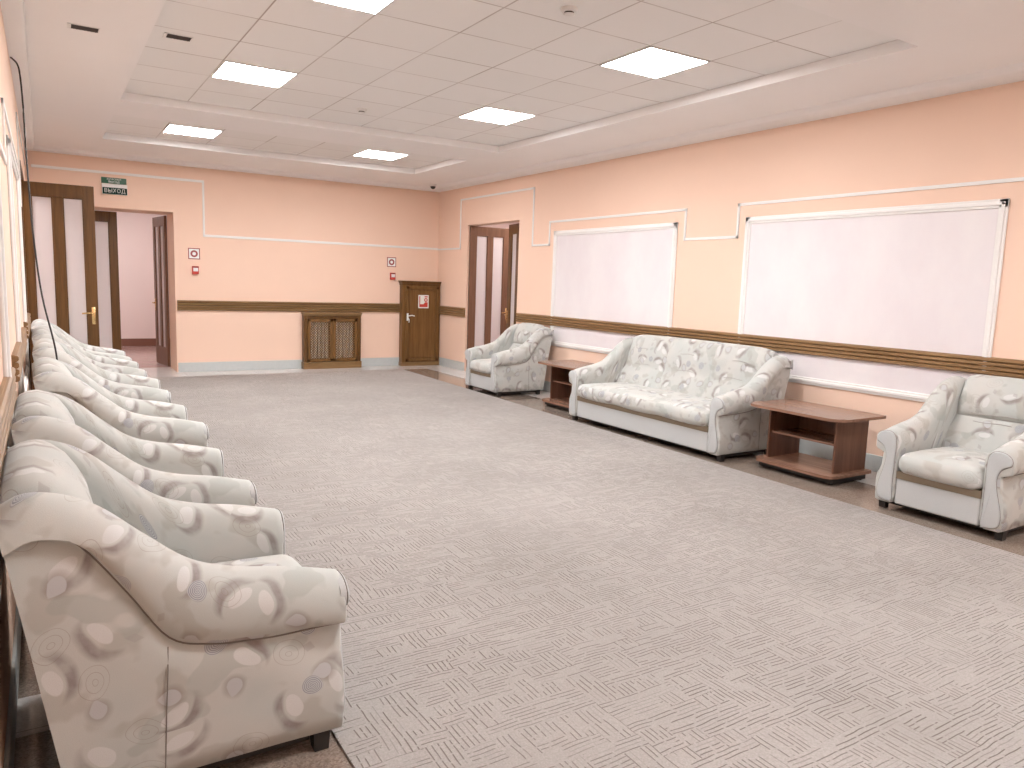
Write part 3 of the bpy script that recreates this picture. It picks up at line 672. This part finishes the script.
def make_seat(name, Wd, off, sections=1):
    t = empty(name); yin = Wd/2-AT-.012
    for sgn in (1, -1):
        me, seam = arm_mesh(sgn, yin, off+sgn*.9); a = link('arm', me, 'upholstery', t)
        mb = MB(); mb.tube([Vector(p) for p in seam], .0028, 6); mb.tube([(.372-.016*(k/6), sgn*(yin+o_), .462-.39*k/6) for k, o_ in enumerate((.1395, .1475, .1435, .138, .1405, .1385, .1368))], .0018, 6); mb.build('seam_piping', 'piping', a, smooth=60)
        me, tp = arm_front_mesh(sgn, yin); box_uv(me, off+2+sgn); a2 = link('arm_front', me, 'plain_upholstery', t)
        mb = MB(); mb.tube(tp, .0016, 6, closed=True); mb.build('arm_front_piping', 'piping', a2, smooth=60)
    # backrest: profile swept across
    prof = [(.36, .36, 0), (.325, .43, .4), (.29, .50, .9), (.262, .57, 1), (.238, .625, .8), (.222, .652, .3), (.212, .664, 0), (.214, .676, .35), (.214, .70, .8), (.207, .755, 1), (.193, .82, 1), (.175, .862, .9), (.152, .903, .6), (.12, .934, .3), (.08, .949, .1), (.045, .945, 0), (.015, .928, 0), (.0, .90, 0), (.012, .80, 0), (.04, .60, 0), (.075, .36, 0), (.118, .12, 0), (.13, .07, 0), (.30, .07, 0)]
    NY = 30*sections; rows = []; hw = yin-.001
    for i in range(NY+1):
        v = -1+2*i/NY; y = v*hw; e = 1-abs(v)**14; row = []
        se = 0
        if sections > 1:
            ph = (v+1)/2*sections; fr = ph-round(ph)
            if 0 < round(ph) < sections: se = math.exp(-(fr/.035)**2)
            secc = abs((ph % 1)-.5)*2
        else: secc = abs(v)
        for (x, z, b) in prof:
            bulge = b*.022*(1-secc**4)-se*.012*(1 if b > 0 or z > .9 else 0)
            pleat = 0
            if sections > 1 and .60 < z < .72 and x > .15: x = .232-(z-.625)*.22; b = .9; bulge = b*.018*(1-secc**4)-se*.010
            
            zz = z-(.035*(1-e))*(1 if z > .8 else 0)-(se*.008 if z > .9 else 0)
            if z > .88: zz += .008*math.cos(v*PI/2)+(.03 if sections > 1 else 0)
            xx = x+(bulge+pleat)*e
            if x > .14 and z > .6: xx -= .03*(1-e)
            row.append((xx, y, zz))
        rows.append(row)
    mb = MB(); mb.grid(rows, closed_v=True, cap0=True, cap1=True); me = mb.mesh('backrest', 70); lay = me.uv_layers.new(name='UVMap'); npf = len(prof); acc = [0.]
    for k in range(1, npf): acc.append(acc[-1]+math.dist(prof[k][:2], prof[k-1][:2]))
    for p in me.polygons:
        for li in p.loop_indices:
            vi = me.loops[li].vertex_index; lay.data[li].uv = (me.vertices[vi].co.y+off+.4, acc[vi % npf]+off)
    b = link('backrest', me, 'upholstery', t)
    # short horizontal pleats drawn as stitched folds
    mb = MB()
    for k in range(sections):
        yc = (-1+2*(k+.5)/sections)*yin; hwp = yin/sections*(.36 if sections > 1 else .9)
        for dz, f_ in ((0, 1.), (.024, .62), (-.03, .5)) if sections == 1 else ((0, 1.), (.17, .8)):
            if sections > 1: xz = .2440 if dz == 0 else .2210
            else: xz = .221 if dz == 0 else (.2335 if dz > 0 else .254)
            mb.tube([(xz-.0035+.0*abs(q), yc+q*hwp*f_+(.05*(k-1) if dz and sections > 1 else 0), .665+dz+.004*math.sin(3*q+k)) for q in np.linspace(-1, 1, 9)], .0025, 5)
    mb.build('pleat', 'pleat_thread', b, smooth=60)
    # seat cushion with a soft front edge
    def sag(p):
        f_ = max(0, (p.x-.72)/.2); q = 0
        if sections > 1: q = .012*abs(math.sin((p.y/yin+1)/2*sections*PI))
        elif True: q = .006*math.cos(p.y/yin*PI/2)
        return (p.x+f_*.012*math.sin(p.y*9+.5)*.4+q*f_*.5, p.y, p.z-(q*f_ if p.z < .36 else -q*.6))
    mb = MB(); rbox(mb, .27, .90, -yin+.002, yin-.002, .285, .430, .066, .03, sag, ny=10*sections); mb.build('seat_cushion', 'upholstery', t, smooth=80, uv=off+1.7)
    mb = MB(); mb.box(.3, .866, -yin+.003, yin-.003, .245, .295); mb.build('seat_deck_shade', 'cushion_shade_tan', t)  # strip carries the shade under the cushion in its colour
    mb = MB(); rbox(mb, .25, .862, -yin+.002, yin-.002, .065, .25, .012, 0, None, 4); mb.build('front_panel', 'plain_upholstery', t, smooth=50)
    mb = MB(); mb.box(.22, .77, -Wd/2+.08, Wd/2-.08, .03, .062); mb.build('under_seat_shade', 'foot_black', t)  # black board standing in for the shadow in the gap underneath
    for x in (.80, .19):
        for s in (1, -1):
            mb = MB(); yy = s*(Wd/2-.07); mb.grid([[(x+a*r_, yy+b_*r_, z) for a, b_ in ((-1, -1), (1, -1), (1, 1), (-1, 1))] for r_, z in ((.022, .002), (.024, .035), (.026, .068))], closed_v=True, cap0=True, cap1=True); mb.build('foot', 'foot_black', t)
    return t
FZ = 0.0
ch = make_seat('armchair', .92, .35)
G = 'patterned grey armchairs along the left wall'
tag(ch, 'patterned armchair nearest the viewer at lower left, its whole side panel showing', 'armchair', G)
X0 = -.130; ch.scale = (1.03, 1, 1)
ch.location = (X0, 2.60, FZ)
for y, l, r_, dx in ((3.80, 'second patterned armchair from the viewer in the row along the left wall', 0, 0.), (5.28, 'third patterned armchair from the viewer in the left wall row', 1, .05), (6.80, 'fourth armchair in the left wall row, just beyond the end of the hanging cable', -1, .045), (8.22, 'fifth patterned armchair from the viewer, last but one in the left wall row', 0, .02), (9.44, 'farthest armchair in the left wall row, in front of the open door leaf', 0, .0)):
    dup(ch, (X0+dx, y, FZ), R(r_), l)
c2 = dup(ch, (5.885, 2.63, FZ), PI, 'patterned grey armchair at the right edge of the photo, beside the near wooden table'); c2['group'] = 'armchairs along the right wall'
c3 = dup(ch, (5.92, 8.89, FZ), PI, 'small patterned grey armchair in front of the right doorway, before the far table'); c3['group'] = 'armchairs along the right wall'
sofa = make_seat('sofa', 2.30, 4.15, 3); tag(sofa, 'grey white patterned three seat sofa against the right wall between two tables', 'sofa'); sofa.scale = (1.02, 1, 1); sofa.location = (5.85, 5.62, FZ); sofa.rotation_euler = (0, 0, PI)
# ------------------------------------------------------------------ side tables
def make_table():
    t = empty('coffee_table')      # local: x depth 0..0.6 (front = 0), y width centred
    def slab(y0, y1, x0, x1, z0, z1, r):
        pts = []
        for cx, cy, a in ((x0+r, y0+r, PI), (x1-.02, y0+.02, 1.5*PI), (x1-.02, y1-.02, 0), (x0+r, y1-r, .5*PI)):
            rr_ = r if a in (PI, .5*PI) else .02
            for k in range(7): q = a+PI/2*k/6; pts.append((cx+rr_*math.cos(q), cy+rr_*math.sin(q)))
        mb = MB(); mb.prism(pts, 2, z0, z1); return mb
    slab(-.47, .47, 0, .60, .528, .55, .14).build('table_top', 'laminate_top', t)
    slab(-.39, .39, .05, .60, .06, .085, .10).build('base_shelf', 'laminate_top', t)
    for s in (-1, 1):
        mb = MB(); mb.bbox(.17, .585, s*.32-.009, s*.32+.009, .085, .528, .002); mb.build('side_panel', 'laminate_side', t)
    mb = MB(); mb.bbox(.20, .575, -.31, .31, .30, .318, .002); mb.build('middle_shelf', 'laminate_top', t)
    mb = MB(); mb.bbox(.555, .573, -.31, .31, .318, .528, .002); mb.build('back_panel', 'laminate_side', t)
    mb = MB(); mb.bbox(.12, .56, -.36, .36, .012, .06, .002); mb.build('plinth', 'foot_black', t)
    for x in (.15, .52):
        for y in (-.33, .33):
            mb = MB(); mb.cyl(x, y, .002, .014, .02, n=14); mb.build('foot_glide', 'foot_black', t)
    return t
tb = make_table(); tag(tb, 'low brown laminate table between the sofa and the right armchair', 'table', 'low open laminate tables along the right wall')
tb.location = (5.10, 3.915, 0)
dup(tb, (5.18, 7.34, 0), label='low brown laminate table between the far armchair and the sofa, partly hidden')
# ------------------------------------------------------------------ hanging black cable
pts = [(-.14, 7.02, 3.056), (-.125, 7.0, 3.04), (-.10, 6.95, 3.0), (-.086, 6.9, 2.92), (-.075, 6.8, 2.69), (-.067, 6.6, 2.27), (-.05, 6.4, 1.755), (-.014, 6.2, 1.315), (.052, 6.06, .93), (.06, 6.05, .6), (.06, 6.05, .2), (.07, 6.06, .02)]
ks = list(range(len(pts))); fine = []
for i in np.linspace(0, len(pts)-1, 90): fine.append(tuple(catmull(ks, [p[a] for p in pts], float(i)) for a in range(3)))
mb = MB(); mb.tube(fine, .006, 8); o = mb.build('hanging_cable', 'black_plastic', smooth=60); tag(o, 'thin black cable hanging from the top of the left wall down between the armchairs', 'cable')
